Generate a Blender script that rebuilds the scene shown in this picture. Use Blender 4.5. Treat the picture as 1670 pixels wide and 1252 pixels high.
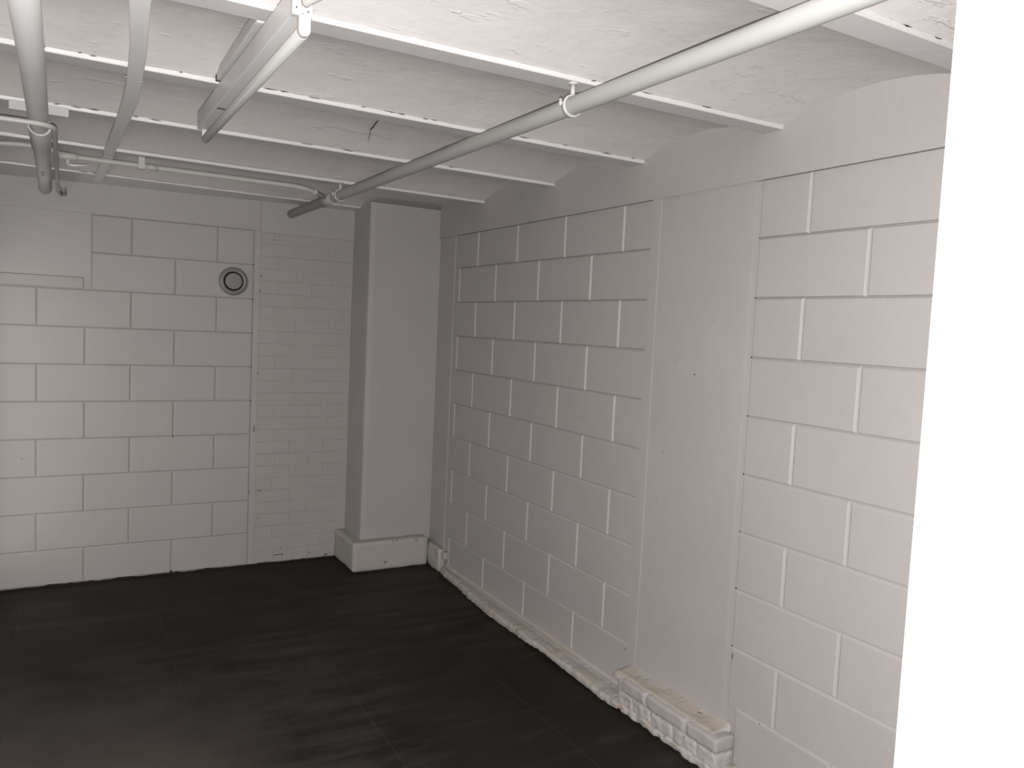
import bpy, math, random
from mathutils import Vector, Matrix, noise

# ------------------------------------------------------------------ camera, light, exposure
for o in list(bpy.data.objects):
    bpy.data.objects.remove(o, do_unlink=True)
scene = bpy.context.scene
C = scene.collection
random.seed(7)

CAM = Vector((-2.0249, -4.8059, 1.4995))
YAW, PITCH, ROLL, FPX = 0.51908, -0.07065, 0.04593, 1286.2
cyaw, syaw, cpit, spit = math.cos(YAW), math.sin(YAW), math.cos(PITCH), math.sin(PITCH)
FWD = Vector((syaw * cpit, cyaw * cpit, spit))
R0 = Vector((cyaw, -syaw, 0)); U0 = R0.cross(FWD)
RGT = math.cos(ROLL) * R0 + math.sin(ROLL) * U0
UPV = -math.sin(ROLL) * R0 + math.cos(ROLL) * U0
cam_data = bpy.data.cameras.new('camera')
cam = bpy.data.objects.new('camera', cam_data); C.objects.link(cam)
cam.matrix_world = Matrix(((RGT.x, UPV.x, -FWD.x, CAM.x), (RGT.y, UPV.y, -FWD.y, CAM.y),
                           (RGT.z, UPV.z, -FWD.z, CAM.z), (0, 0, 0, 1)))
cam_data.sensor_fit = 'HORIZONTAL'; cam_data.sensor_width = 36.0
cam_data.lens = FPX / 1670 * 36.0
cam_data.clip_start = 0.02
scene.camera = cam

world = bpy.data.worlds.new('world'); scene.world = world
world.use_nodes = True
world.node_tree.nodes['Background'].inputs[0].default_value = (0.9, 0.95, 1.0, 1)
world.node_tree.nodes['Background'].inputs[1].default_value = 0.0005

# the phone's flash, just under the lens: the main light in this cellar
fl = bpy.data.lights.new('phone_flash', 'POINT')
fl.energy = 418.0; fl.shadow_soft_size = 0.006; fl.color = (1.0, 0.982, 0.972)
flo = bpy.data.objects.new('phone_flash', fl); C.objects.link(flo)
flo.location = CAM - UPV * 0.028 - RGT * 0.004 + FWD * 0.01

vs = scene.view_settings
vs.view_transform = 'Standard'; vs.look = 'None'; vs.gamma = 1.0; vs.exposure = 0.0
vs.use_curve_mapping = False

# ------------------------------------------------------------------ materials
def new_mat(name):
    m = bpy.data.materials.new(name); m.use_nodes = True
    nt = m.node_tree
    return m, nt, nt.nodes['Principled BSDF']

def lnk(nt, a, b): nt.links.new(a, b)

def nz(nt, vec, scale, detail=4, rough=0.55, stretch=None):
    n = nt.nodes.new('ShaderNodeTexNoise')
    n.inputs['Scale'].default_value = scale; n.inputs['Detail'].default_value = detail
    n.inputs['Roughness'].default_value = rough
    if stretch:
        mp = nt.nodes.new('ShaderNodeMapping'); mp.inputs['Scale'].default_value = stretch
        lnk(nt, vec, mp.inputs['Vector']); lnk(nt, mp.outputs[0], n.inputs['Vector'])
    else:
        lnk(nt, vec, n.inputs['Vector'])
    return n.outputs['Fac']

def ramp(nt, fac, stops):
    r = nt.nodes.new('ShaderNodeValToRGB')
    el = r.color_ramp.elements
    while len(el) < len(stops): el.new(0.5)
    for e, (p, c) in zip(el, stops):
        e.position = p; e.color = (c, c, c, 1) if not isinstance(c, tuple) else (*c, 1)
    lnk(nt, fac, r.inputs[0])
    return r.outputs[0]

def math_n(nt, op, a, b):
    n = nt.nodes.new('ShaderNodeMath'); n.operation = op
    for i, v in enumerate((a, b)):
        if isinstance(v, (int, float)): n.inputs[i].default_value = v
        else: lnk(nt, v, n.inputs[i])
    return n.outputs[0]

def mixc(nt, fac, a, b):
    n = nt.nodes.new('ShaderNodeMix'); n.data_type = 'RGBA'
    if isinstance(fac, (int, float)): n.inputs[0].default_value = fac
    else: lnk(nt, fac, n.inputs[0])
    for i, v in ((6, a), (7, b)):
        if isinstance(v, tuple): n.inputs[i].default_value = (*v, 1)
        else: lnk(nt, v, n.inputs[i])
    return n.outputs[2]

def bump(nt, bsdf, h, strength, dist):
    b = nt.nodes.new('ShaderNodeBump')
    b.inputs['Strength'].default_value = strength; b.inputs['Distance'].default_value = dist
    lnk(nt, h, b.inputs['Height']); lnk(nt, b.outputs[0], bsdf.inputs['Normal'])

def wpos(nt):
    return nt.nodes.new('ShaderNodeNewGeometry').outputs['Position']

WHITE = (0.309, 0.292, 0.282)

def paint(name, col=WHITE, rough=0.55, fine=0.0004, lump=0.0015, flakes=False, spec=0.35, tone=0.04):
    m, nt, b = new_mat(name)
    p = wpos(nt)
    big = nz(nt, p, 2.3, 3)
    c2 = tuple(v * (1 - tone) for v in col)
    b.inputs['Roughness'].default_value = rough
    b.inputs['Specular IOR Level'].default_value = spec
    colr = mixc(nt, ramp(nt, big, [(0.35, 0.0), (0.65, 1.0)]), col, c2)
    h = math_n(nt, 'MULTIPLY', nz(nt, p, 260, 2), fine)
    h = math_n(nt, 'ADD', h, math_n(nt, 'MULTIPLY', nz(nt, p, 14, 4), lump))
    if flakes:
        f = ramp(nt, nz(nt, p, 9, 6, 0.62, (0.55, 1.6, 1.0)), [(0.60, 0.0), (0.63, 1.0)])
        msk = ramp(nt, nz(nt, p, 3.1, 2), [(0.45, 0.0), (0.6, 1.0)])
        f = math_n(nt, 'MULTIPLY', f, msk)
        h = math_n(nt, 'ADD', h, math_n(nt, 'MULTIPLY', f, 0.0014))
        g = ramp(nt, nz(nt, p, 22, 5, 0.6, (0.5, 2.0, 1.0)), [(0.68, 0.0), (0.70, 1.0)])
        h = math_n(nt, 'ADD', h, math_n(nt, 'MULTIPLY', g, 0.0016))
    lnk(nt, colr, b.inputs['Base Color'])
    bump(nt, b, h, 1.0, 1.0)
    return m

M_wall = paint('wall_paint')
M_mortar = paint('painted_mortar', (0.285, 0.268, 0.257), 0.7, 0.0005, 0.002)
M_brick = paint('painted_brick', (0.300, 0.282, 0.270), 0.6, 0.0006, 0.0025)
M_plaster = paint('smooth_plaster', WHITE, 0.5, 0.0002, 0.0022)
M_ceil = paint('ceiling_paint', (0.535,0.510,0.500), 0.5, 0.0002, 0.0022, flakes=True)
M_beam = paint('beam_paint', (0.480, 0.465, 0.456), 0.42, 0.0002, 0.0012, spec=0.45)
M_pipe = paint('pipe_paint', (0.300, 0.297, 0.285), 0.5, 0.0002, 0.0006, spec=0.4)
M_pipew = paint('thin_pipe_paint', (0.372, 0.360, 0.345), 0.45, 0.0002, 0.0008)
M_plastic = paint('white_plastic', (0.37, 0.36, 0.35), 0.35, 0.00005, 0.0, spec=0.5)
M_metal = paint('painted_sheet_metal', (0.50, 0.49, 0.485), 0.4, 0.0001, 0.0004, spec=0.45)
M_tube = paint('tube_glass', (0.47, 0.46, 0.45), 0.3, 0.0001, 0.0004, spec=0.5)
M_trunk = paint('trunking_paint', (0.64,0.625,0.615), 0.5, 0.0001, 0.0005)
M_pipel = paint('left_pipe_paint', (0.60,0.588,0.588), 0.5, 0.0002, 0.0006, spec=0.4)
M_bare = paint('bare_render', (0.120, 0.111, 0.102), 0.9, 0.001, 0.004)
M_grey = paint('grey_plastic', (0.150, 0.148, 0.142), 0.4, 0.00005, 0.0, spec=0.45)

def dark(name, col, rough=0.9):
    m, nt, b = new_mat(name)
    p = wpos(nt)
    c = mixc(nt, nz(nt, p, 60, 3), col, tuple(v * 0.5 for v in col))
    lnk(nt, c, b.inputs['Base Color']); b.inputs['Roughness'].default_value = rough
    b.inputs['Specular IOR Level'].default_value = 0.1
    return m
M_dark = dark('dirty_crack', (0.030, 0.022, 0.018))
M_black = dark('black_gap', (0.006, 0.006, 0.006))
M_brown = dark('bare_mortar_edge', (0.10, 0.065, 0.045))

# exposed mortar / flaked paint
def rough_mortar(name, beige_at=0.42):
    m, nt, b = new_mat(name)
    p = wpos(nt)
    n1 = nz(nt, p, 11, 6, 0.65)
    n2 = nz(nt, p, 45, 4, 0.6)
    c = mixc(nt, ramp(nt, n1, [(beige_at, 0.0), (beige_at + 0.1, 1.0)]), (0.312, 0.295, 0.28), (0.31, 0.272, 0.232))
    pits = ramp(nt, nz(nt, p, 26, 5, 0.7), [(0.655, 0.0), (0.69, 1.0)])
    c = mixc(nt, pits, c, (0.14, 0.11, 0.085))
    lnk(nt, c, b.inputs['Base Color']); b.inputs['Roughness'].default_value = 0.85
    h = math_n(nt, 'ADD', math_n(nt, 'MULTIPLY', n1, 0.008), math_n(nt, 'MULTIPLY', n2, 0.003))
    h = math_n(nt, 'SUBTRACT', h, math_n(nt, 'MULTIPLY', pits, 0.004))
    bump(nt, b, h, 1.0, 1.0)
    return m
M_rubble = rough_mortar('flaking_mortar', 0.50)
M_ledge = rough_mortar('bare_ledge_mortar', 0.40)
M_plinth = rough_mortar('painted_plinth', 0.66)

# floor
def floor_mat():
    m, nt, b = new_mat('dark_floor')
    p = wpos(nt)
    n1 = nz(nt, p, 1.7, 5, 0.6, (1.0, 0.6, 1.0))
    n2 = nz(nt, p, 5.0, 6, 0.7, (0.5, 2.2, 1.0))
    c = mixc(nt, ramp(nt, n1, [(0.3, 0.0), (0.7, 1.0)]), (0.0125, 0.0102, 0.0080), (0.020, 0.0172, 0.0148))
    dust = ramp(nt, math_n(nt, 'MULTIPLY', n2, ramp(nt, nz(nt, p, 0.55, 2), [(0.35, 0.75), (0.65, 1.25)])), [(0.42, 0.0), (0.75, 0.9)])
    c = mixc(nt, dust, c, (0.040, 0.035, 0.031))
    # lighter patch on the left, painting in the extra light that falls there
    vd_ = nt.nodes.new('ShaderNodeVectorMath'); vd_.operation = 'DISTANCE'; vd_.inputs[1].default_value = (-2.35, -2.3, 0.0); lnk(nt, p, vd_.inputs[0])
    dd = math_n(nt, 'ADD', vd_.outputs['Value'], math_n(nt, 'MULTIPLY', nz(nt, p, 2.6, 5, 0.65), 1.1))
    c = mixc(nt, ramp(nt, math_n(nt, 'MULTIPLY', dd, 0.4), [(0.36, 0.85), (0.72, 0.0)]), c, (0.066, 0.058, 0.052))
    lnk(nt, c, b.inputs['Base Color'])
    r = ramp(nt, n2, [(0.3, 0.50), (0.7, 0.66)])
    lnk(nt, r, b.inputs['Roughness']); b.inputs['Specular IOR Level'].default_value = 0.08
    bump(nt, b, math_n(nt, 'MULTIPLY', nz(nt, p, 180, 3), 0.0003), 1.0, 1.0)
    return m
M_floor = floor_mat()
M_joint = dark('floor_joint', (0.062, 0.056, 0.05))

# ------------------------------------------------------------------ mesh helpers
def link(name, me, parent=None, mat=None, smooth=False):
    if mat is not None and not me.materials: me.materials.append(mat)
    if smooth:
        for p in me.polygons: p.use_smooth = True
    o = bpy.data.objects.new(name, me); C.objects.link(o)
    if parent: o.parent = parent
    return o

def mesh(name, v, f):
    me = bpy.data.meshes.new(name); me.from_pydata([tuple(q) for q in v], [], f); me.update()
    return me

def box_vf(x0, x1, y0, y1, z0, z1):
    v = [(x0, y0, z0), (x1, y0, z0), (x1, y1, z0), (x0, y1, z0), (x0, y0, z1), (x1, y0, z1), (x1, y1, z1), (x0, y1, z1)]
    f = [(0, 3, 2, 1), (4, 5, 6, 7), (0, 1, 5, 4), (1, 2, 6, 5), (2, 3, 7, 6), (3, 0, 4, 7)]
    return v, f

def box(name, x0, x1, y0, y1, z0, z1, mat, parent=None, bevel=0.0):
    v, f = box_vf(x0, x1, y0, y1, z0, z1)
    o = link(name, mesh(name, v, f), parent, mat)
    if bevel:
        b = o.modifiers.new('bevel', 'BEVEL'); b.width = bevel; b.segments = 2
    return o

def structure(o): o['kind'] = 'structure'; return o

def tag(o, label, cat, group=None):
    o['label'] = label; o['category'] = cat
    if group: o['group'] = group
    return o

def empty(name, loc=(0, 0, 0)):
    o = bpy.data.objects.new(name, None); C.objects.link(o); o.location = loc
    o.empty_display_size = 0.1
    return o

def fillet(pts, r, seg=6):
    pts = [Vector(p) for p in pts]; out = [pts[0]]
    for i in range(1, len(pts) - 1):
        a, b, c = pts[i - 1], pts[i], pts[i + 1]
        d1 = (a - b); d2 = (c - b)
        rr = min(r, d1.length * 0.45, d2.length * 0.45)
        p0 = b + d1.normalized() * rr; p2 = b + d2.normalized() * rr
        for k in range(seg + 1):
            t = k / seg
            out.append((1 - t) ** 2 * p0 + 2 * t * (1 - t) * b + t * t * p2)
    out.append(pts[-1]); return out

def sweep(pts, rad, n=20, caps=True):
    pts = [Vector(p) for p in pts]
    rad = rad if isinstance(rad, list) else [rad] * len(pts)
    v, f = [], []
    t0 = (pts[1] - pts[0]).normalized()
    ref = Vector((0, 0, 1)) if abs(t0.z) < 0.9 else Vector((1, 0, 0))
    u = t0.cross(ref).normalized()
    for i, p in enumerate(pts):
        if i == 0: t = t0
        elif i == len(pts) - 1: t = (pts[i] - pts[i - 1]).normalized()
        else: t = ((pts[i + 1] - p).normalized() + (p - pts[i - 1]).normalized()).normalized()
        u = (u - t * u.dot(t)).normalized(); w = t.cross(u)
        for k in range(n):
            a = 2 * math.pi * k / n
            v.append(p + (u * math.cos(a) + w * math.sin(a)) * rad[i])
    for i in range(len(pts) - 1):
        for k in range(n):
            k2 = (k + 1) % n
            f.append((i * n + k, i * n + k2, (i + 1) * n + k2, (i + 1) * n + k))
    if caps:
        f.append(tuple(range(n - 1, -1, -1))); L = (len(pts) - 1) * n
        f.append(tuple(L + k for k in range(n)))
    return v, f

def tube(name, pts, rad, mat, parent=None, n=20):
    v, f = sweep(pts, rad, n)
    o = link(name, mesh(name, v, f), parent, mat)
    for p in o.data.polygons: p.use_smooth = len(p.vertices) == 4
    return o

def lathe(name, prof, n, mat, parent=None, origin=(0, 0, 0), axis='Y'):
    # prof: list of (radius, depth); axis Y: depth goes to -y (into the room)
    v, f = [], []
    for r, h in prof:
        for k in range(n):
            a = 2 * math.pi * k / n
            if axis == 'Y': v.append((r * math.cos(a), -h, r * math.sin(a)))
            else: v.append((r * math.cos(a), r * math.sin(a), h))
    for i in range(len(prof) - 1):
        for k in range(n):
            k2 = (k + 1) % n
            f.append((i * n + k, i * n + k2, (i + 1) * n + k2, (i + 1) * n + k))
    o = link(name, mesh(name, v, f), parent, mat, True); o.location = origin
    return o

_bc = {}
def block_mesh(w, h, c, mat, g=0.0015, dep=None, cx=None, ct=None, name='block'):
    """painted block: flat face, chamfered rim (cx at the ends, c along the beds), dep deep"""
    dep = c if dep is None else dep; cx = c if cx is None else cx
    ct = c if ct is None else ct
    key = (round(w, 3), round(h, 3), c, dep, cx, ct, mat.name, name)
    if key in _bc: return _bc[key]
    v = []
    for t, y in ((1.0, 0.0), (0.55, dep * 0.22), (0.22, dep * 0.62), (0.0, dep), (0.0, dep + 0.004)):
        ix, iz, it = g + cx * t, g * 0.6 + c * t, g * 0.6 + ct * t
        v += [(ix, y, iz), (w - ix, y, iz), (w - ix, y, h - it), (ix, y, h - it)]
    f = [(0, 1, 2, 3)]
    for i in range(4):
        for k in range(4):
            k2 = (k + 1) % 4
            f.append((i * 4 + k, (i + 1) * 4 + k, (i + 1) * 4 + k2, i * 4 + k2))
    me = mesh(name, v, f); me.materials.append(mat); _bc[key] = me
    return me

def put(name, me, parent, loc, rz=0.0, jit=0.0006):
    o = bpy.data.objects.new(name, me); C.objects.link(o); o.parent = parent
    j = random.uniform(-jit, jit)
    if rz: o.location = (loc[0] + j, loc[1], loc[2])
    else: o.location = (loc[0], loc[1] + j, loc[2])
    o.rotation_euler = (0, 0, rz)
    return o
RZ = -math.pi / 2          # local x runs to world -y, local depth to world +x

def fbm(x, y, z, s): return noise.noise(Vector((x * s, y * s, z * s)))

# ------------------------------------------------------------------ floor
XL, XF, YN = -2.38, -3.6, -5.8      # left wall beside the added glowing panel, left wall of the wider part, near end
floor = structure(box('floor', XF - 0.1, 0.15, YN, 0.15, -0.12, -0.0006, M_joint))
xs = sorted([x for x in [-1.005 + 0.6 * k for k in range(-6, 4)] if XF < x < 0.0] + [XF, 0.0])
ys = sorted([y for y in [-2.25 + 1.2 * k for k in range(-4, 4)] if YN < y < 0.0] + [YN, 0.0])
for i in range(len(xs) - 1):
    for j in range(len(ys) - 1):
        w, d = xs[i + 1] - xs[i], ys[j + 1] - ys[j]
        key = ('tile', round(w, 3), round(d, 3))
        if key not in _bc:
            g = 0.0011
            v, f = box_vf(g, w - g, g, d - g, -0.006, 0.0)
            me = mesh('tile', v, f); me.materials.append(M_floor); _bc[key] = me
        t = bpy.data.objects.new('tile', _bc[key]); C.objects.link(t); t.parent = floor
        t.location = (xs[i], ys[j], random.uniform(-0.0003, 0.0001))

# ------------------------------------------------------------------ right wall (plane x = 0)
wall_r = structure(box('wall_right', 0.0075, 0.20, -5.0, 0.2, 0.0, 2.32, M_mortar))
CH = 0.0072
BW, Z1R = 0.4438, 1.838
def rz_joint(r): return 2.029 if r == 0 else Z1R - 0.2 * (r - 1) - (0.004 if r > 7 else 0) - (0.004 if r > 8 else 0)
def right_row(r, y_start, y_end, first):
    """blocks of row r (1 = top) from y_start (far) down to y_end (near)"""
    z1, z0 = rz_joint(r - 1), rz_joint(r) if r < 10 else 0.012
    js = [y for y in [first - BW * k for k in range(-4, 14)] if y_end + 0.02 < y < y_start - 0.02]
    cuts = [y_start] + js + [y_end]
    for a, b in zip(cuts[:-1], cuts[1:]):
        put('block', block_mesh(a - b, z1 - z0, 0.0022, M_wall, dep=CH, cx=CH, ct=0.002 if r == 1 else (0.006 if r < 4 else 0.0110)), wall_r, (0.0, a, z0), RZ)
for r in range(1, 11):
    right_row(r, -0.562, -2.337, -0.8094 if r % 2 else -0.8094 - BW / 2)
    right_row(r, -2.880 if r < 10 else -2.915, -4.9, -3.0855 if r % 2 else -3.0855 - BW / 2)
# smooth band over the blocks, up into the vault ends
def rough_panel(name, y0, y1, z0, z1, xf, xb, mat, parent, ny=40, nz_=20, amp=0.0015, s=3.0, rag=0.0):
    v, f = [], []
    for i in range(ny + 1):
        y = y0 + (y1 - y0) * i / ny
        for k in range(nz_ + 1):
            z = z0 + (z1 - z0) * k / nz_
            x = xf + amp * fbm(y, z, 3.3, s)
            if k == 0: z += rag * fbm(y, 1.0, 9.1, 14)
            v.append((x, y, z))
    for i in range(ny):
        for k in range(nz_):
            a = i * (nz_ + 1) + k
            f.append((a, a + 1, a + nz_ + 2, a + nz_ + 1))
    n0 = len(v)
    v += [(xb, y0, z0), (xb, y0, z1), (xb, y1, z1), (xb, y1, z0)]
    e0 = [k for k in range(nz_ + 1)]; e1 = [ny * (nz_ + 1) + k for k in range(nz_ + 1)]
    f.append(tuple(e0[::-1] + [n0, n0 + 1])[::-1]); f.append(tuple(e1 + [n0 + 2, n0 + 3])[::-1])
    bt = [i * (nz_ + 1) for i in range(ny + 1)]; tp = [i * (nz_ + 1) + nz_ for i in range(ny + 1)]
    f.append(tuple(bt + [n0 + 3, n0])); f.append(tuple(tp[::-1] + [n0 + 1, n0 + 2]))
    return link(name, mesh(name, v, f), parent, mat)
rough_panel('plaster_band', -4.95, -0.0, 2.029, 2.32, -0.0125, 0.01, M_plaster, wall_r, 160, 6, 0.0015, 2.0, 0.003)
rough_panel('pier_face', -2.853, -2.379, 0.10, 2.029, -0.0035, 0.01, M_plaster, wall_r, 24, 60, 0.0016, 2.2)
rough_panel('mortar_strip', -2.379, -2.327, 0.09, 2.029, -0.0080, 0.01, M_wall, wall_r, 4, 60, 0.0010, 6)
rough_panel('mortar_strip', -2.884, -2.853, 0.05, 2.029, 0.0055, 0.01, M_wall, wall_r, 4, 60, 0.0008, 6)
rough_panel('mortar_strip', -0.515, -0.0, 0.05, 2.029, -0.003, 0.01, M_plaster, wall_r, 16, 50, 0.002, 3)
rough_panel('mortar_strip', -0.565, -0.515, 0.05, 2.029, 0.0035, 0.01, M_wall, wall_r, 4, 50, 0.001, 6)

# dark pinholes at the ends of the joints
def specks(name, pts, parent, normal):
    v, f = [], []
    for (p, w, h) in pts:
        p = Vector(p); n0 = len(v)
        for k in range(6):
            a = 2 * math.pi * k / 6; q = random.uniform(0.7, 1.2)
            if normal == 'x': v.append(p + Vector((0, math.cos(a) * w * q, math.sin(a) * h * q)))
            else: v.append(p + Vector((math.cos(a) * w * q, 0, math.sin(a) * h * q)))
        c = len(v); v.append(p + (Vector((-0.0006, 0, 0)) if normal == 'x' else Vector((0, -0.0006, 0))))
        for k in range(6): f.append((n0 + k, n0 + (k + 1) % 6, c))
    return link(name, mesh(name, v, f), parent, M_dark)
pts = []
for r in range(1, 10):
    z = rz_joint(r)
    pts.append(((0.0018, -0.558, z), 0.0035, 0.0035))
    if r in (1, 2, 3, 4, 5, 6, 7, 8): pts.append(((0.0035, -2.882, z), 0.0035, 0.003))
pts += [((-0.0025, -1.905, 1.148 - 0.03), 0.003, 0.003), ((-0.0025, -2.31, 0.20), 0.003, 0.006), ((-0.0025, -2.322, 0.165), 0.003, 0.004),
        ((-0.0056, -2.62, 1.36), 0.003, 0.004), ((-0.0056, -2.52, 1.42), 0.002, 0.002), ((-0.0056, -2.51, 1.40), 0.002, 0.002),
        ((-0.0056, -2.70, 1.56), 0.002, 0.002), ((-0.0018, -2.892, 0.40), 0.002, 0.012), ((-0.0018, -3.03, 0.222), 0.002, 0.004),
        ((-0.002, -1.30, 0.99), 0.003, 0.003), ((-0.0056, -2.45, 0.86), 0.002, 0.002), ((-0.0056, -2.47, 1.05), 0.0025, 0.0025)]
specks('pinhole', pts, wall_r, 'x')

# low crumbling footing below the far block panel
def footing():
    v, f = [], []
    ny = 260; y0, y1 = -0.56, -2.40
    prof_n = 8
    for i in range(ny + 1):
        t = i / ny; y = y0 + (y1 - y0) * t
        out = 0.040 + 0.050 * min(1, t * 2.6) + 0.010 * t + 0.010 * fbm(y, 0, 0, 5) + 0.006 * fbm(y, 2, 0, 22)
        zw = 0.046 - 0.012 * t + 0.004 * fbm(y, 4, 0, 4)
        zf = 0.046 - 0.012 * t + 0.008 * fbm(y, 7, 0, 6) + 0.003 * fbm(y, 7, 0, 25)
        rag = 0.006 + 0.016 * max(0, fbm(y, 11, 0, 3.5) + 0.1) + 0.009 * max(0, fbm(y, 13, 0, 26))
        pr = [(0.004, zw + 0.016), (-0.010, zw + 0.004), (-out * 0.35, zw), (-out * 0.65, (zw + zf) / 2 + 0.002),
              (-out * 0.93, zf), (-out, zf - 0.007), (-out - 0.004, (zf + rag) / 2), (-out - 0.003 + 0.003 * fbm(y, 3, 0, 40), rag), (-out * 0.6, rag + 0.001)]
        for k, (x, z) in enumerate(pr):
            a = 0.0025 if 1 < k < 7 else 0.0
            v.append((x + a * fbm(y, k, 5, 30), y, z + a * fbm(y, k, 8, 26)))
    n = len(pr)
    for i in range(ny):
        for k in range(n - 1):
            a = i * n + k
            f.append((a, a + n, a + n + 1, a + 1))
    f.append(tuple(range(n))); f.append(tuple(range(ny * n, ny * n + n))[::-1])
    return link('footing_ledge', mesh('footing_ledge', v, f), wall_r, M_rubble)
footing()
box('footing_core', -0.070, 0.0, -2.40, -0.60, 0.0, 0.012, M_dark, wall_r)

# brick base of the pier: two courses of chipped bricks on a rubble bed
def lump_box(name, x0, x1, y0, y1, z0, z1, mat, parent, n=(6, 10, 5), amp=0.003, s=18, rnd=0.006):
    v, f, idx = [], [], {}
    nx, ny, nz_ = n
    def lin(a, b, m):
        e = min(rnd * 1.6 / abs(b - a), 0.3)
        ts = [0.0, e] + [e + (1 - 2 * e) * q / (m - 2) for q in range(1, m - 2)] + [1 - e, 1.0]
        return [a + (b - a) * t for t in ts]
    GX, GY, GZ = lin(x0, x1, nx), lin(y0, y1, ny), lin(z0, z1, nz_)
    def vid(i, j, k):
        if (i, j, k) in idx: return idx[(i, j, k)]
        p = Vector((GX[i], GY[j], GZ[k]))
        c = Vector(((x0 + x1) / 2, (y0 + y1) / 2, (z0 + z1) / 2))
        ext = sum((i in (0, nx), j in (0, ny), k in (0, nz_)))
        if ext >= 2:
            d = (c - p); d = Vector((d.x / abs(x1 - x0), d.y / abs(y1 - y0), d.z / abs(z1 - z0)))
            for ax, on in enumerate((i in (0, nx), j in (0, ny), k in (0, nz_))):
                if on: p[ax] += math.copysign(rnd, d[ax]) * (0.6 if ext == 2 else 0.85)
        p += Vector((fbm(*p, s), fbm(p.y, p.z, p.x + 5, s), fbm(p.z + 3, p.x, p.y, s))) * amp
        idx[(i, j, k)] = len(v); v.append(p); return idx[(i, j, k)]
    for i in range(nx):
        for j in range(ny):
            f.append((vid(i, j, 0), vid(i, j + 1, 0), vid(i + 1, j + 1, 0), vid(i + 1, j, 0)))
            f.append((vid(i, j, nz_), vid(i + 1, j, nz_), vid(i + 1, j + 1, nz_), vid(i, j + 1, nz_)))
    for i in range(nx):
        for k in range(nz_):
            f.append((vid(i, 0, k), vid(i + 1, 0, k), vid(i + 1, 0, k + 1), vid(i, 0, k + 1)))
            f.append((vid(i, ny, k), vid(i, ny, k + 1), vid(i + 1, ny, k + 1), vid(i + 1, ny, k)))
    for j in range(ny):
        for k in range(nz_):
            f.append((vid(0, j, k), vid(0, j, k + 1), vid(0, j + 1, k + 1), vid(0, j + 1, k)))
            f.append((vid(nx, j, k), vid(nx, j + 1, k), vid(nx, j + 1, k + 1), vid(nx, j, k + 1)))
    return link(name, mesh(name, v, f), parent, mat, True)
lump_box('rubble_bed', -0.104, 0.0, -2.96, -2.34, 0.010, 0.038, M_rubble, wall_r, (8, 110, 6), 0.0085, 34, 0.004)
box('rubble_core', -0.085, 0.0, -2.95, -2.36, 0.0, 0.02, M_dark, wall_r)
lump_box('mortar_bed', -0.0945, 0.0, -2.930, -2.385, 0.020, 0.130, M_plinth, wall_r, (6, 50, 10), 0.004, 34, 0.004)
for a, b in ((-2.414, -2.560), (-2.568, -2.778), (-2.788, -2.938)):
    lump_box('brick', -0.101, -0.010, b, a, 0.090, 0.141, M_brick, wall_r, (6, 16, 6), 0.0030, 30, 0.0045)
for a, b in ((-2.400, -2.486), (-2.494, -2.590), (-2.600, -2.716), (-2.726, -2.842), (-2.850, -2.935)):
    lump_box('brick', -0.098, -0.010, b, a, 0.034, 0.085, M_plinth, wall_r, (6, 14, 6), 0.0042, 36, 0.004)
def ledge():
    v, f = [], []
    ny, nx = 70, 8
    for i in range(ny + 1):
        y = -2.345 - (2.905 - 2.345) * i / ny
        for k in range(nx + 1):
            t = k / nx; x = 0.004 - (0.094 + 0.006 * fbm(y, 3, 3, 20)) * t
            z = 0.160 * (1 - t) ** 3 + 0.1455 * (1 - (1 - t) ** 3) + 0.005 * fbm(x, y, 1, 14) * (1 - t) + 0.0025 * fbm(x, y, 2, 45)
            if i in (0, ny) or k == nx: z -= 0.02
            v.append((x, y, z))
    for i in range(ny):
        for k in range(nx):
            a = i * (nx + 1) + k
            f.append((a, a + nx + 1, a + nx + 2, a + 1))
    return link('mortar_ledge', mesh('mortar_ledge', v, f), wall_r, M_ledge, True)
ledge()
# broken stub of plinth beside the pillar
lump_box('plinth_stub', -0.043, 0.004, -0.545, -0.36, 0.006, 0.145, M_plinth, wall_r, (5, 16, 12), 0.008, 16, 0.008)
lump_box('plinth_stub', -0.030, 0.004, -0.585, -0.525, 0.085, 0.135, M_brick, wall_r, (4, 6, 5), 0.005, 20, 0.006)

# ------------------------------------------------------------------ back wall (plane y = 0)
wall_b = structure(box('wall_back', XL, 0.05, 0.0046, 0.20, 0.0, 2.32, M_mortar))
CB = 0.0050; B0 = -2.1442; XR = -1.0545
for r in range(1, 11):
    z1, z0 = 2.0 - 0.2 * (r - 1), 2.0 - 0.2 * r
    if r == 10: z0 = 0.010
    xl = -1.897 if r < 3 else XL
    js = [x for x in [B0 + (0 if r % 2 else 0.5) * BW + BW * k for k in range(-6, 6)] if xl + 0.04 < x < XR - 0.03]
    cuts = [xl] + js + [XR]
    for a, b in zip(cuts[:-1], cuts[1:]):
        put('block', block_mesh(b - a, z1 - z0, CB, M_wall, g=0.0018, dep=0.0040, cx=0.0075), wall_b, (a, 0.0, z0))
# thin course and the smooth render above it
put('block', block_mesh(-1.93 - XL, 0.062, 0.004, M_wall), wall_b, (XL, -0.0008, 1.603))
box('render_patch', -1.93, -1.895, 0.0004, 0.01, 1.603, 1.70, M_wall, wall_b)
box('render_patch', XL, -1.897, -0.0004, 0.01, 1.666, 2.002, M_plaster, wall_b)
box('plaster_band', XL, -1.022, -0.0035, 0.01, 2.002, 2.32, M_plaster, wall_b, 0.002)
box('plaster_band', -1.022, -0.30, -0.0075, 0.01, 1.992, 2.32, M_plaster, wall_b, 0.002)
box('mortar_strip', XR, -1.022, -0.0004, 0.01, 0.012, 2.0, M_wall, wall_b)
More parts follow.
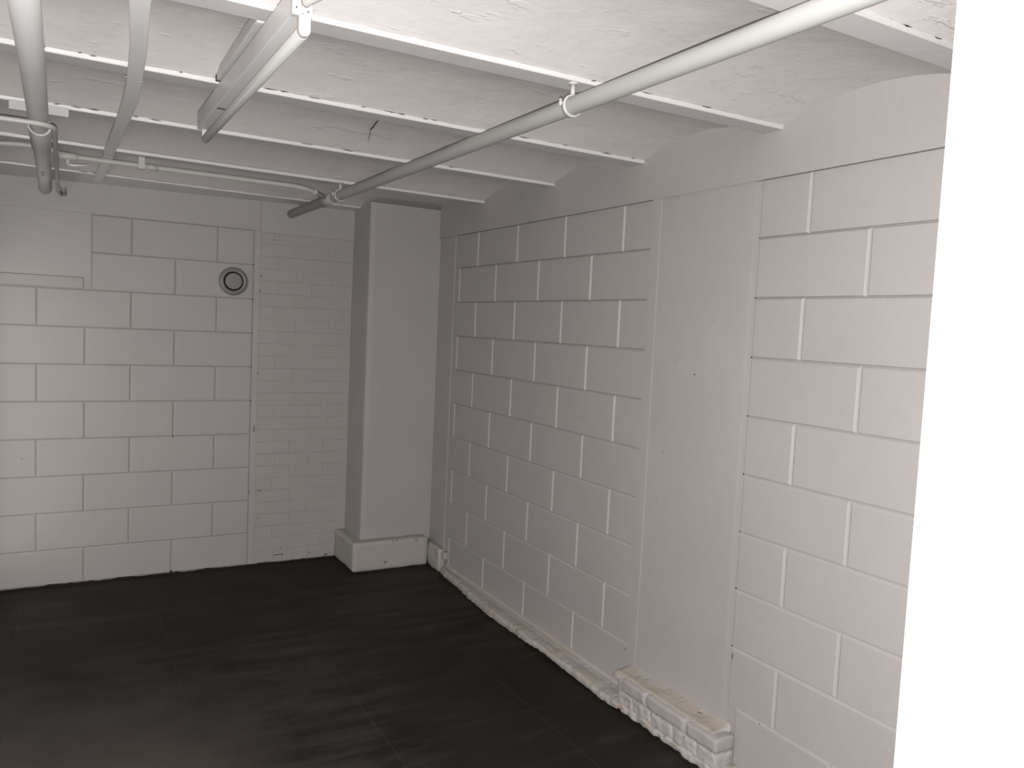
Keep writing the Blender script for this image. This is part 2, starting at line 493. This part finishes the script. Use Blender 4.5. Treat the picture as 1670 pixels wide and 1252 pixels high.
# narrow strip of painted brickwork
HC = 0.0738
for c in range(27):
    z0 = 0.012 + HC * c
    off = (0.0 if c % 2 else 0.105) + random.uniform(-0.02, 0.02)
    cuts = [-1.022]
    x = -1.022 + (0.21 if c % 2 else 0.105) + random.uniform(-0.015, 0.015)
    while x < -0.50:
        cuts.append(x); x += 0.21 + random.uniform(-0.006, 0.006)
    cuts.append(-0.44)
    for a, b in zip(cuts[:-1], cuts[1:]):
        o = put('brick', block_mesh(round(b - a, 3), min(HC, 1.995 - z0), 0.0030, M_brick, g=0.0, dep=0.0024 if z0 < 1.0 else 0.0015, cx=0.0016, name='brick'), wall_b,
                (a, 0.0022, z0), 0.0, 0.0004)
        o.rotation_euler = (random.uniform(-0.008, 0.008), random.uniform(-0.008, 0.008), random.uniform(-0.002, 0.002))
box('mortar_strip', -1.022, -0.30, 0.0042, 0.010, 0.010, 1.995, M_brick, wall_b)
# dirt and holes
pts = []
for z, x in ((1.80, -1.058), (1.40, -1.058), (1.60, -1.057), (1.20, -1.057), (1.0, -1.056)):
    pts.append(((x, -0.0012, z), 0.004, 0.004))
pts += [((-0.945, -0.001, 1.955), 0.004, 0.004), ((-1.016, -0.001, 1.738), 0.003, 0.007), ((-1.018, -0.001, 1.65), 0.003, 0.005),
        ((-1.02, -0.001, 1.165), 0.003, 0.006), ((-0.98, -0.001, 0.945), 0.003, 0.003), ((-1.034, -0.001, 0.83), 0.0025, 0.022),
        ((-0.995, 0.0005, 0.455), 0.016, 0.0022), ((-1.0, 0.0005, 0.290), 0.014, 0.0016), ((-0.86, 0.0, 0.095), 0.004, 0.004),
        ((-0.87, 0.0005, 0.050), 0.040, 0.0028), ((-0.85, 0.0005, 0.05), 0.0016, 0.016), ((-0.68, 0.0, 0.045), 0.008, 0.0025),
        ((-0.575, -0.001, 0.022), 0.016, 0.004), ((-1.48, -0.0015, 0.80), 0.002, 0.010), ((-1.48, -0.0015, 0.012), 0.008, 0.012),
        ((-1.055, -0.0015, 0.45), 0.0015, 0.016), ((-2.21, -0.0012, 0.70), 0.003, 0.003)]
specks('pinhole', pts, wall_b, 'y')
def base_gap():
    v, f = [], []
    n = 320
    for i in range(n + 1):
        x = XL + (-0.50 - XL) * i / n
        h = 0.008 + 0.005 * max(-1, fbm(x, 0, 0, 9)) + 0.006 * max(0, fbm(x, 5, 0, 30))
        v += [(x, -0.0012, -0.001), (x, -0.0012, max(0.002, h)), (x, 0.02, max(0.002, h))]
    for i in range(n):
        a = i * 3
        f += [(a, a + 3, a + 4, a + 1), (a + 1, a + 4, a + 5, a + 2)]
    return link('dirt_line', mesh('dirt_line', v, f), wall_b, M_dark)
base_gap()

# ------------------------------------------------------------------ other walls of the room
wall_l = structure(box('wall_left', XL - 0.15, XL, -1.45, -0.85, 0.0, 2.32, M_plaster))
box('wall_piece', XF - 0.1, XL - 0.15, -1.45, -1.30, 0.0, 2.32, M_plaster, wall_l)
box('wall_piece', XF - 0.1, XF, YN, -1.45, 0.0, 2.32, M_bare, wall_l)
box('wall_piece', XL - 0.15, XL, -0.05, 0.15, 0.0, 2.32, M_plaster, wall_l)
box('wall_piece', XL - 0.15, XL, -0.85, -0.05, 1.80, 2.32, M_plaster, wall_l)
# glowing panel added out of view at left to brighten the back wall
M_fill_pane, nt_, b_ = new_mat('fill_glow')
b_.inputs['Base Color'].default_value = (0.5, 0.5, 0.5, 1); b_.inputs['Roughness'].default_value = 0.4
b_.inputs['Emission Color'].default_value = (1.0, 0.965, 0.92, 1); b_.inputs['Emission Strength'].default_value = 1.5
fill_panel = empty('fill_panel_1', (XL - 0.05, -0.45, 0.0)); structure(fill_panel)
def at_fill_panel(o): o.location = Vector(o.location) - Vector(fill_panel.location); return o
for y0, y1, z0, z1 in ((-0.85, -0.79, 0.0, 1.80), (-0.11, -0.05, 0.0, 1.80), (-0.79, -0.11, 0.0, 0.15), (-0.79, -0.11, 1.74, 1.80)):
    at_fill_panel(box('fill_panel_frame', XL - 0.05, XL - 0.008, y0, y1, z0, z1, M_plastic, fill_panel, 0.003))
at_fill_panel(box('fill_pane', XL - 0.034, XL - 0.026, -0.795, -0.105, 0.145, 1.745, M_fill_pane, fill_panel))
structure(box('wall_front', -1.423, 0.0075, -4.52, -4.420, 0.0, 2.176, M_plaster, None, 0.002))

# ------------------------------------------------------------------ ceiling: shallow vaults between steel beams
ZB = 2.177                                   # underside of the beams
FT = 0.010                                   # flange thickness
# near edge of each flange at x = -2.2 and at x = 0, width
BEAMS = {'N': (-3.690, -3.683, 0.085), 'A': (-2.955, -2.966, 0.080), 'B': (-2.300, -2.266, 0.080),
         'C': (-1.635, -1.598, 0.080), 'D': (-0.968, -0.886, 0.085), 'E': (-0.195, -0.095, 0.20)}
def yb(b, x):
    y0, y1, w = BEAMS[b]; return y1 + (y0 - y1) * (-x / 2.2)
ceiling = structure(box('ceiling', XF - 0.1, 0.05, YN, 0.15, 2.30, 2.40, M_ceil))
def vault(near, far, seed, ynear=None):
    nx, ny = 170, 26
    v, f = [], []
    for i in range(nx + 1):
        x = XF + (0.0 - XF) * i / nx
        a = (yb(near, x) + BEAMS[near][2] - 0.015) if near else ynear
        b = yb(far, x) + 0.012
        for k in range(ny + 1):
            t = k / ny; y = a + (b - a) * t
            z = ZB + FT - 0.001 + 0.058 * (1 - (2 * t - 1) ** 2)
            edge = min(1, 6 * t, 6 * (1 - t))
            z += edge * (0.0035 * fbm(x, y, seed, 2.2) + 0.0015 * fbm(x, y, seed + 9, 8))
            if k == ny or k == 0: z += 0.002
            v.append((x, y, z))
    for i in range(nx):
        for k in range(ny):
            q = i * (ny + 1) + k
            f.append((q, q + 1, q + ny + 2, q + ny + 1))
    return link('vault', mesh('vault', v, f), ceiling, M_ceil, True)
vault(None, 'N', 1, -4.38)
for n_, (a, b) in enumerate((('N', 'A'), ('A', 'B'), ('B', 'C'), ('C', 'D'), ('D', 'E'))): vault(a, b, 3 + n_ * 2)
box('flat_soffit', XF, 0.0, YN, -4.38, 2.19, 2.31, M_ceil, ceiling)

def beam(key, label, dashes):
    v, f = [], []
    nx = 140; w = BEAMS[key][2]
    rnd = random.Random(key)
    for i in range(nx + 1):
        x = XF + (-0.006 - XF) * i / nx
        y = yb(key, x)
        sag = 0.0008 * fbm(x, y, 2, 3)
        zz = ZB + (0.005 if key == 'E' else 0); zf = ZB - (0.024 * (-x / 2.3) if key == 'E' else 0)
        lip = 0.0015 * fbm(x, y, 5, 18) + 0.001 * fbm(x, y, 7, 50)
        v += [(x, y - 0.001 + lip * 0.4, ZB + FT + 0.003 + lip * 1.2), (x, y, zz + 0.002 + sag), (x, y + 0.002, zz + sag),
              (x, y + w - 0.002, zf + sag), (x, y + w, zf + 0.002 + sag), (x, y + w, ZB + FT + 0.003),
              (x, y + w / 2 + 0.004, ZB + FT + 0.006), (x, y + w / 2 + 0.004, ZB + 0.115),
              (x, y + w / 2 - 0.004, ZB + 0.115), (x, y + w / 2 - 0.004, ZB + FT + 0.006)]
    n = 10
    for i in range(nx):
        for k in range(n):
            a, b = i * n + k, i * n + (k + 1) % n
            f.append((a, b, b + n, a + n))
    f.append(tuple(range(n))[::-1]); f.append(tuple(range(nx * n, nx * n + n)))
    o = tag(link('ceiling_beam', mesh('ceiling_beam', v, f), None, M_beam), label, 'beam', 'steel beams under the vaulted ceiling')
    # flaked-open joint between flange and vault
    v, f = [], []
    for (xa, xb_, dens) in dashes:
        x = xa
        while x < xb_:
            L = rnd.uniform(0.008, 0.05)
            if rnd.random() < dens:
                n0 = len(v); m = 5
                zc = ZB + FT + rnd.uniform(0.0005, 0.0035)
                for k in range(m + 1):
                    xx = x + L * k / m
                    h = 0.0011 * math.sin(math.pi * (k + 0.15) / (m + 0.3)) * rnd.uniform(0.5, 1.5)
                    z = zc + rnd.uniform(-0.0008, 0.0008); y = yb(key, xx) - 0.0022
                    v += [(xx, y, z - h), (xx, y, z + h), (xx, y + 0.012, z + h), (xx, y + 0.012, z - h)]
                for k in range(m):
                    a = n0 + 4 * k
                    f += [(a, a + 4, a + 5, a + 1), (a, a + 3, a + 7, a + 4), (a + 1, a + 5, a + 6, a + 2)]
            x += L + rnd.uniform(0.005, 0.03)
    if v: link('paint_crack', mesh('paint_crack', v, f), o, M_dark)
    return o
beam('N', 'white ceiling beam at top right, nearest of the beams', [(-0.7, -0.05, 0.10)])
beam('A', 'white ceiling beam meeting the near end of the fluorescent batten', [(-0.8, -0.05, 0.2), (-1.5, -0.8, 0.08)])
beam('B', 'white ceiling beam crossed by the middle of the fluorescent batten', [(-2.25, -1.66, 0.62), (-1.5, -0.9, 0.45), (-0.6, 0.0, 0.35)])
beam('C', 'white ceiling beam just beyond the far end of the fluorescent batten', [(-2.3, -1.75, 0.5), (-1.4, 0.0, 0.15)])
beam('D', 'white ceiling beam with a thin pipe running along its underside', [(-0.9, -0.6, 0.4), (-0.5, -0.1, 0.12), (-1.3, -0.95, 0.1)])
beam('E', 'white ceiling beam lying against the back wall', [(-2.1, -1.9, 0.2)])

def vz(near, far, x, y):
    a = yb(near, x) + BEAMS[near][2] - 0.015; b = yb(far, x) + 0.012
    t = (y - a) / (b - a)
    return ZB + FT - 0.001 + 0.058 * (1 - (2 * t - 1) ** 2)
# long crack in the vault between the second and third beams
def crack(name, pts, near, far, w):
    v, f = [], []
    for i, (x, y) in enumerate(pts):
        ww = w * math.sin(math.pi * (i + 0.3) / (len(pts) - 0.4)) * random.uniform(0.6, 1.4)
        z = vz(near, far, x, y) - 0.0045
        v += [(x - ww, y, z), (x + ww, y, z), (x + ww, y, z + 0.012), (x - ww, y, z + 0.012)]
    for i in range(len(pts) - 1):
        a = 4 * i
        f += [(a, a + 1, a + 5, a + 4), (a, a + 4, a + 7, a + 3), (a + 1, a + 2, a + 6, a + 5)]
    return link(name, mesh(name, v, f), ceiling, M_dark)
crack('paint_crack', [(-1.043, -2.076), (-1.036, -2.035), (-1.030, -1.998), (-1.016, -1.95), (-1.009, -1.899), (-1.001, -1.86), (-0.999, -1.821), (-0.986, -1.78), (-0.976, -1.736), (-0.966, -1.70)], 'B', 'C', 0.0010)

# ------------------------------------------------------------------ corner pillar
pil = tag(empty('pillar', (-0.24, -0.15, 0.0)), 'square white pillar in the corner with a stepped plinth', 'pillar')
def pillar_shaft():
    x0, x1, y0, y1 = -0.459, 0.004, -0.302, 0.004
    v, f = [], []
    nz_, nr = 60, 14
    ring = []
    for k in range(nr + 1): ring.append((x0, y1 + (y0 - y1) * k / nr))
    for k in range(1, nr + 1): ring.append((x0 + (x1 - x0) * k / nr, y0))
    for i in range(nz_ + 1):
        z = 0.15 + (2.20 - 0.15) * i / nz_
        for j, (x, y) in enumerate(ring):
            a = 0.0035 * fbm(x, y, z, 2.5) + 0.0012 * fbm(x, y, z, 11)
            if j == nr: x += 0.003; y += 0.003
            v.append((x - a, y - a, z) if j == nr else ((x - a, y, z) if j < nr else (x, y - a, z)))
    n = len(ring)
    for i in range(nz_):
        for j in range(n - 1):
            a = i * n + j
            f.append((a, a + 1, a + n + 1, a + n))
    b = len(v); v += [(x1, y1, 0.15), (x1, y1, 2.20)]
    f.append(tuple([i * n for i in range(nz_ + 1)][::1]) + (b + 1, b))
    f.append(tuple(nz_ * n + j for j in range(n)) + (b + 1,))
    f.append(tuple([j for j in range(n)][::-1]) + (b,))
    f.append(tuple(i * n + n - 1 for i in range(nz_ + 1))[::-1] + (b, b + 1))
    o = link('shaft', mesh('shaft', v, f), pil, M_plaster); o.location = -pil.location
    return o
pillar_shaft()
o = lump_box('plinth', -0.524, -0.040, -0.376, 0.004, 0.004, 0.182, M_plinth, pil, (26, 20, 12), 0.0045, 11, 0.008); o.location = -pil.location
o = box('dirt_edge', -0.515, -0.045, -0.368, 0.0, -0.001, 0.007, M_dark, pil); o.location = -pil.location

# ------------------------------------------------------------------ pipes under the ceiling
def pclamp(parent, x, y, z, r, ztop, w=0.014, name='pipe_clamp'):
    """split ring round a pipe that runs along y, hung on a stem"""
    v, f = [], []
    n = 36; prof = [(r + 0.0006, -w / 2), (r + 0.0062, -w / 2), (r + 0.0068, 0), (r + 0.0062, w / 2), (r + 0.0006, w / 2)]
    for k in range(n):
        a = 2 * math.pi * k / n
        for rr, h in prof: v.append((rr * math.cos(a), h, rr * math.sin(a)))
    m = len(prof)
    for k in range(n):
        k2 = (k + 1) % n
        for j in range(m):
            f.append((k * m + j, k * m + (j + 1) % m, k2 * m + (j + 1) % m, k2 * m + j))
    o = link(name, mesh(name, v, f), parent, M_plastic, True); o.location = (x, y, z)
    tube('stem', [(0, 0, r + 0.002), (0, 0, ztop - z - 0.004)], 0.0065, M_plastic, o, 14)
    lathe('rose', [(0.0, 0), (0.013, 0), (0.015, 0.003), (0.015, 0.005), (0.0, 0.005)], 20, M_plastic, o, (0, 0, ztop - z - 0.005), 'Z')
    for s in (-1, 1):
        tube('screw_lug', [(s * (r + 0.004), 0, 0.004), (s * (r + 0.017), 0, 0.004)], 0.0035, M_plastic, o, 10)
        tube('screw', [(s * (r + 0.014), 0, -0.006), (s * (r + 0.014), 0, 0.014)], 0.0045, M_plastic, o, 10)
    return o
hp = tag(empty('heating_pipe', (-0.83, 0, 2.115)), 'long grey-white pipe slanting across the ceiling from back wall to upper right', 'pipe')
def hx(y): return -0.850 + (0.850 - 0.801) * (-y / 3.8)
def at_hp(o): o.location = Vector(o.location) - Vector(hp.location); return o
at_hp(tube('pipe_run', [(hx(y), y, 2.115) for y in (0.02, -1.0, -2.0, -3.0, -4.0, -5.4)], 0.0242, M_pipe, hp, 40))
at_hp(pclamp(hp, hx(-2.945), -2.945, 2.115, 0.0242, ZB))
at_hp(pclamp(hp, hx(-0.93), -0.93, 2.115, 0.0242, ZB))
at_hp(tube('collar', [(hx(-0.835), -0.835, 2.115), (hx(-0.62), -0.62, 2.115)], 0.0275, M_pipe, hp, 32))
at_hp(lathe('wall_collar', [(0.0235, 0.0), (0.027, 0.0), (0.027, 0.004), (0.0235, 0.004)], 28, M_pipe, hp, (hx(0), -0.008, 2.115)))

lp = tag(empty('drain_pipe', (-2.1, 0, 2.115)), 'thick white pipe at far left running to the back wall', 'pipe')
def at_lp(o): o.location = Vector(o.location) - Vector(lp.location); return o
at_lp(tube('pipe_run', [(-2.100, -5.2, 2.117), (-2.097, -2.4, 2.116), (-2.103, -0.5, 2.112), (-2.110, 0.02, 2.108)], 0.0300, M_pipel, lp, 40))
at_lp(tube('socket', [(-2.0985, -1.60, 2.1145), (-2.0985, -1.592, 2.1145), (-2.100, -1.22, 2.1135), (-2.100, -1.20, 2.1135)], [0.0335, 0.0348, 0.0348, 0.032], M_pipel, lp, 40))
at_lp(tube('socket_rim', [(-2.0985, -1.606, 2.1145), (-2.0985, -1.598, 2.1145)], 0.0352, M_plastic, lp, 40))
at_lp(box('bracket_plate', -2.185, -2.012, -1.655, -1.640, 2.146, 2.1765, M_plastic, lp, 0.001))
at_lp(box('label_sticker', -2.112, -2.100, -0.80, -0.62, 2.0815, 2.0835, M_plastic, lp))

tp = tag(empty('thin_pipe', (-2.05, 0, 2.07)), 'thin white pipe bending in front of the thick left pipe', 'pipe')
def at_tp(o): o.location = Vector(o.location) - Vector(tp.location); return o
at_tp(tube('pipe_run', fillet([(-3.59, -1.83, 2.070), (-2.052, -1.86, 2.072), (-2.052, -0.16, 2.080), (-2.036, 0.01, 2.085)], 0.07, 8), 0.0082, M_pipew, tp, 20))
at_tp(tube('end_sleeve', [(-2.030, -0.24, 2.108), (-2.024, 0.005, 2.092)], 0.0135, M_pipe, tp, 20))
at_tp(tube('end_rim', [(-2.0245, -0.012, 2.0925), (-2.0242, 0.0, 2.092)], 0.0175, M_pipe, tp, 20))

wp = tag(empty('water_pipe', (-1.6, -0.89, 2.15)), 'thin white pipe with valve running under the beam before the back wall', 'pipe')
def at_wp(o): o.location = Vector(o.location) - Vector(wp.location); return o
wy = lambda x: yb('D', x) + 0.055
at_wp(tube('pipe_run', fillet([(-2.37, wy(-2.37), 2.146), (-2.30, wy(-2.3), 2.146), (-2.20, wy(-2.2), 2.1605), (-2.075, wy(-2.075), 2.1605), (-2.035, wy(-2.035), 2.138), (-1.05, wy(-1.05), 2.141),
                              (-0.985, wy(-0.985) + 0.005, 2.137), (-0.880, -0.80, 2.117)], 0.05, 6), 0.0112, M_pipew, wp, 20))
at_wp(tube('coupling', [(-0.945, -0.852, 2.1295), (-0.93, -0.843, 2.1265)], 0.0135, M_pipew, wp, 18))
vb = at_wp(tube('valve_body', [(-2.045, wy(-2.04), 2.138), (-2.035, wy(-2.04), 2.138), (-1.985, wy(-2.0), 2.138), (-1.975, wy(-2.0), 2.138)], [0.013, 0.0165, 0.0165, 0.013], M_pipew, wp, 18))
tube('valve_stem', [(-2.012, wy(-2.012), 2.130), (-2.012, wy(-2.012), 2.102)], 0.0105, M_pipew, vb, 16)
tube('valve_lever', [(-2.012, wy(-2.012), 2.104), (-1.985, wy(-2.0), 2.104), (-1.935, wy(-1.93), 2.112)], [0.006, 0.004, 0.0022], M_trunk, vb, 12)
cl = at_wp(box('pipe_clip', -1.742, -1.714, wy(-1.73) - 0.016, wy(-1.73) + 0.016, 2.1235, 2.1765, M_pipew, wp, 0.002))
tube('clip_tail', [(-1.705, wy(-1.7) + 0.02, 2.150), (-1.700, wy(-1.7) + 0.03, 2.115)], 0.005, M_pipew, cl, 10)
at_wp(tube('coupling', [(-1.71, wy(-1.71), 2.138), (-1.66, wy(-1.66), 2.138)], 0.0125, M_pipew, wp, 18))

# ------------------------------------------------------------------ flat cable trunking
def trunking():
    L = [(-1.96, -4.9), (-1.906, -2.863), (-1.881, -2.51), (-1.874, -2.345), (-1.867, -2.142), (-1.864, -1.95), (-1.865, -1.732), (-1.869, -1.50),
         (-1.873, -1.25), (-1.878, -1.0), (-1.882, -0.60), (-1.888, -0.20), (-1.890, -0.001)]
    Rr = [(-1.915, -4.9), (-1.862, -2.863), (-1.840, -2.51), (-1.833, -2.345), (-1.825, -2.142), (-1.819, -1.95), (-1.822, -1.715), (-1.828, -1.49),
          (-1.832, -1.25), (-1.836, -1.0), (-1.840, -0.60), (-1.847, -0.20), (-1.849, -0.001)]
    v, f = [], []
    for (a, b) in zip(L, Rr):
        v += [(a[0], a[1], 2.1765), (a[0], a[1], 2.166), (a[0] + 0.002, a[1], 2.164), (b[0] - 0.002, b[1], 2.164), (b[0], b[1], 2.166), (b[0], b[1], 2.1765)]
    n = 6
    for i in range(len(L) - 1):
        for k in range(n):
            f.append((i * n + k, i * n + (k + 1) % n, (i + 1) * n + (k + 1) % n, (i + 1) * n + k))
    f.append(tuple(range(n))[::-1]); f.append(tuple(range((len(L) - 1) * n, len(L) * n)))
    o = tag(link('cable_trunking', mesh('cable_trunking', v, f), None, M_trunk), 'flat white cable trunking strip crossing the beams left of the fluorescent batten', 'trunking')
    for (x, y) in ((-1.875, -2.24), (-1.830, -2.22), (-1.834, -0.86), (-1.878, -0.87), (-1.853, -0.12)):
        s = lathe('screw', [(0.0, -0.0012), (0.003, -0.001), (0.0035, 0.0005)], 10, M_plastic, o, (x + 0.002, y, 2.1638), 'Z')
    return o
trunking()

# ------------------------------------------------------------------ fluorescent batten
fx = tag(empty('fluorescent_batten', (-1.62, -2.6, 2.15)), 'white fluorescent batten light with one unlit tube under the ceiling beams', 'ceiling light')
def at_fx(o): o.location = Vector(o.location) - Vector(fx.location); return o
FX0, FX1, FZ0, FZ1, FY0, FY1 = -1.640, -1.600, 2.094, 2.149, -3.195, -2.020
at_fx(box('housing', FX0, FX1, FY0 + 0.01, FY1, FZ0, FZ1, M_metal, fx, 0.002))
ec = at_fx(box('end_cap', FX0 - 0.0005, FX1 + 0.0005, FY0 - 0.002, FY0 + 0.016, FZ0 - 0.001, FZ1 + 0.001, M_plastic, fx, 0.002))
for (x, z) in ((-1.632, 2.107), (-1.609, 2.103), (-1.620, 2.096)):
    lathe('screw_hole', [(0.0, 0.0006), (0.0016, 0.0004), (0.0018, 0.0)], 10, M_dark, ec, (x, FY0 - 0.002, z))
def holder(y0, y1):
    v, f = [], []
    pr = []
    cx, cz, r = -1.6155, 2.066, 0.0118
    for k in range(13):
        a = math.pi + math.pi * k / 12
        pr.append((cx + r * math.cos(a), cz + r * math.sin(a)))
    pr += [(cx + r, FZ0 + 0.002), (cx - r, FZ0 + 0.002)]
    n = len(pr)
    for y in (y0, y1): v += [(x, y, z) for x, z in pr]
    f.append(tuple(range(n))); f.append(tuple(range(n, 2 * n))[::-1])
    for k in range(n): f.append((k, n + k, n + (k + 1) % n, (k + 1) % n))
    o = at_fx(link('lampholder', mesh('lampholder', v, f), fx, M_plastic))
    b = o.modifiers.new('bevel', 'BEVEL'); b.width = 0.0012; b.segments = 2
    return o
holder(FY0 - 0.004, FY0 + 0.016); holder(FY1 - 0.014, FY1 + 0.003)
at_fx(tube('fluorescent_tube', [(-1.6155, FY0 + 0.012, 2.066), (-1.6155, FY0 + 0.016, 2.066), (-1.6155, FY1 - 0.014, 2.066), (-1.6155, FY1 - 0.010, 2.066)], [0.0115, 0.013, 0.013, 0.0115], M_tube, fx, 28))
for y_ in (-2.80, -2.42):
    at_fx(box('spacer', -1.620, -1.600, y_ - 0.02, y_ + 0.02, FZ1 - 0.001, 2.1785, M_metal, fx))
at_fx(box('starter_slot', FX0 + 0.006, FX1 - 0.006, -2.36, -2.335, FZ0 - 0.0008, FZ0 + 0.002, M_grey, fx))
fx.rotation_euler = (0, 0, 0.0106); fx.location.x -= 0.0045
# conduit that feeds it
cd = tag(tube('conduit', fillet([(-1.6135, FY0 - 0.003, 2.119), (-1.6105, FY0 - 0.018, 2.1195), (-1.45, -3.62, 2.150), (-1.25, -4.13, 2.172)], 0.012, 6), 0.0098, M_pipew, None, 20),
         'short grey conduit entering the near end of the fluorescent batten', 'conduit')
# timber packing behind it
def batten():
    o = lump_box('timber_batten', -1.640, -1.596, -2.868, -2.312, 2.1785, 2.2140, M_beam, None, (6, 30, 6), 0.0012, 9, 0.0015)
    tag(o, 'white painted timber block wedged between two beams above the fluorescent batten', 'timber')
    crk = box('dark_gap', -1.6415, -1.598, -2.3118, -2.3065, 2.1790, 2.2120, M_black, o)
    return o
batten()

# ------------------------------------------------------------------ round air valve
av = tag(empty('air_valve', (-1.169, -0.001, 1.696)), 'round grey ventilation valve on the back wall', 'vent')
lathe('outer_ring', [(0.0815, 0.0), (0.0815, 0.003), (0.078, 0.009), (0.068, 0.0145), (0.060, 0.0145), (0.0545, 0.011), (0.053, 0.0), (0.053, -0.004)], 64, M_grey, av)
lathe('throat', [(0.0545, 0.0002), (0.03, 0.0005), (0.0, 0.0005)], 48, M_black, av)
vd = lathe('valve_disc', [(0.044, 0.003), (0.0470, 0.009), (0.0470, 0.0110), (0.0462, 0.0122), (0.0445, 0.0128), (0.044, 0.0128), (0.02, 0.0130), (0.0, 0.0130)], 64, M_grey, av)
for p in vd.data.polygons: p.use_smooth = p.index < 64 * 3
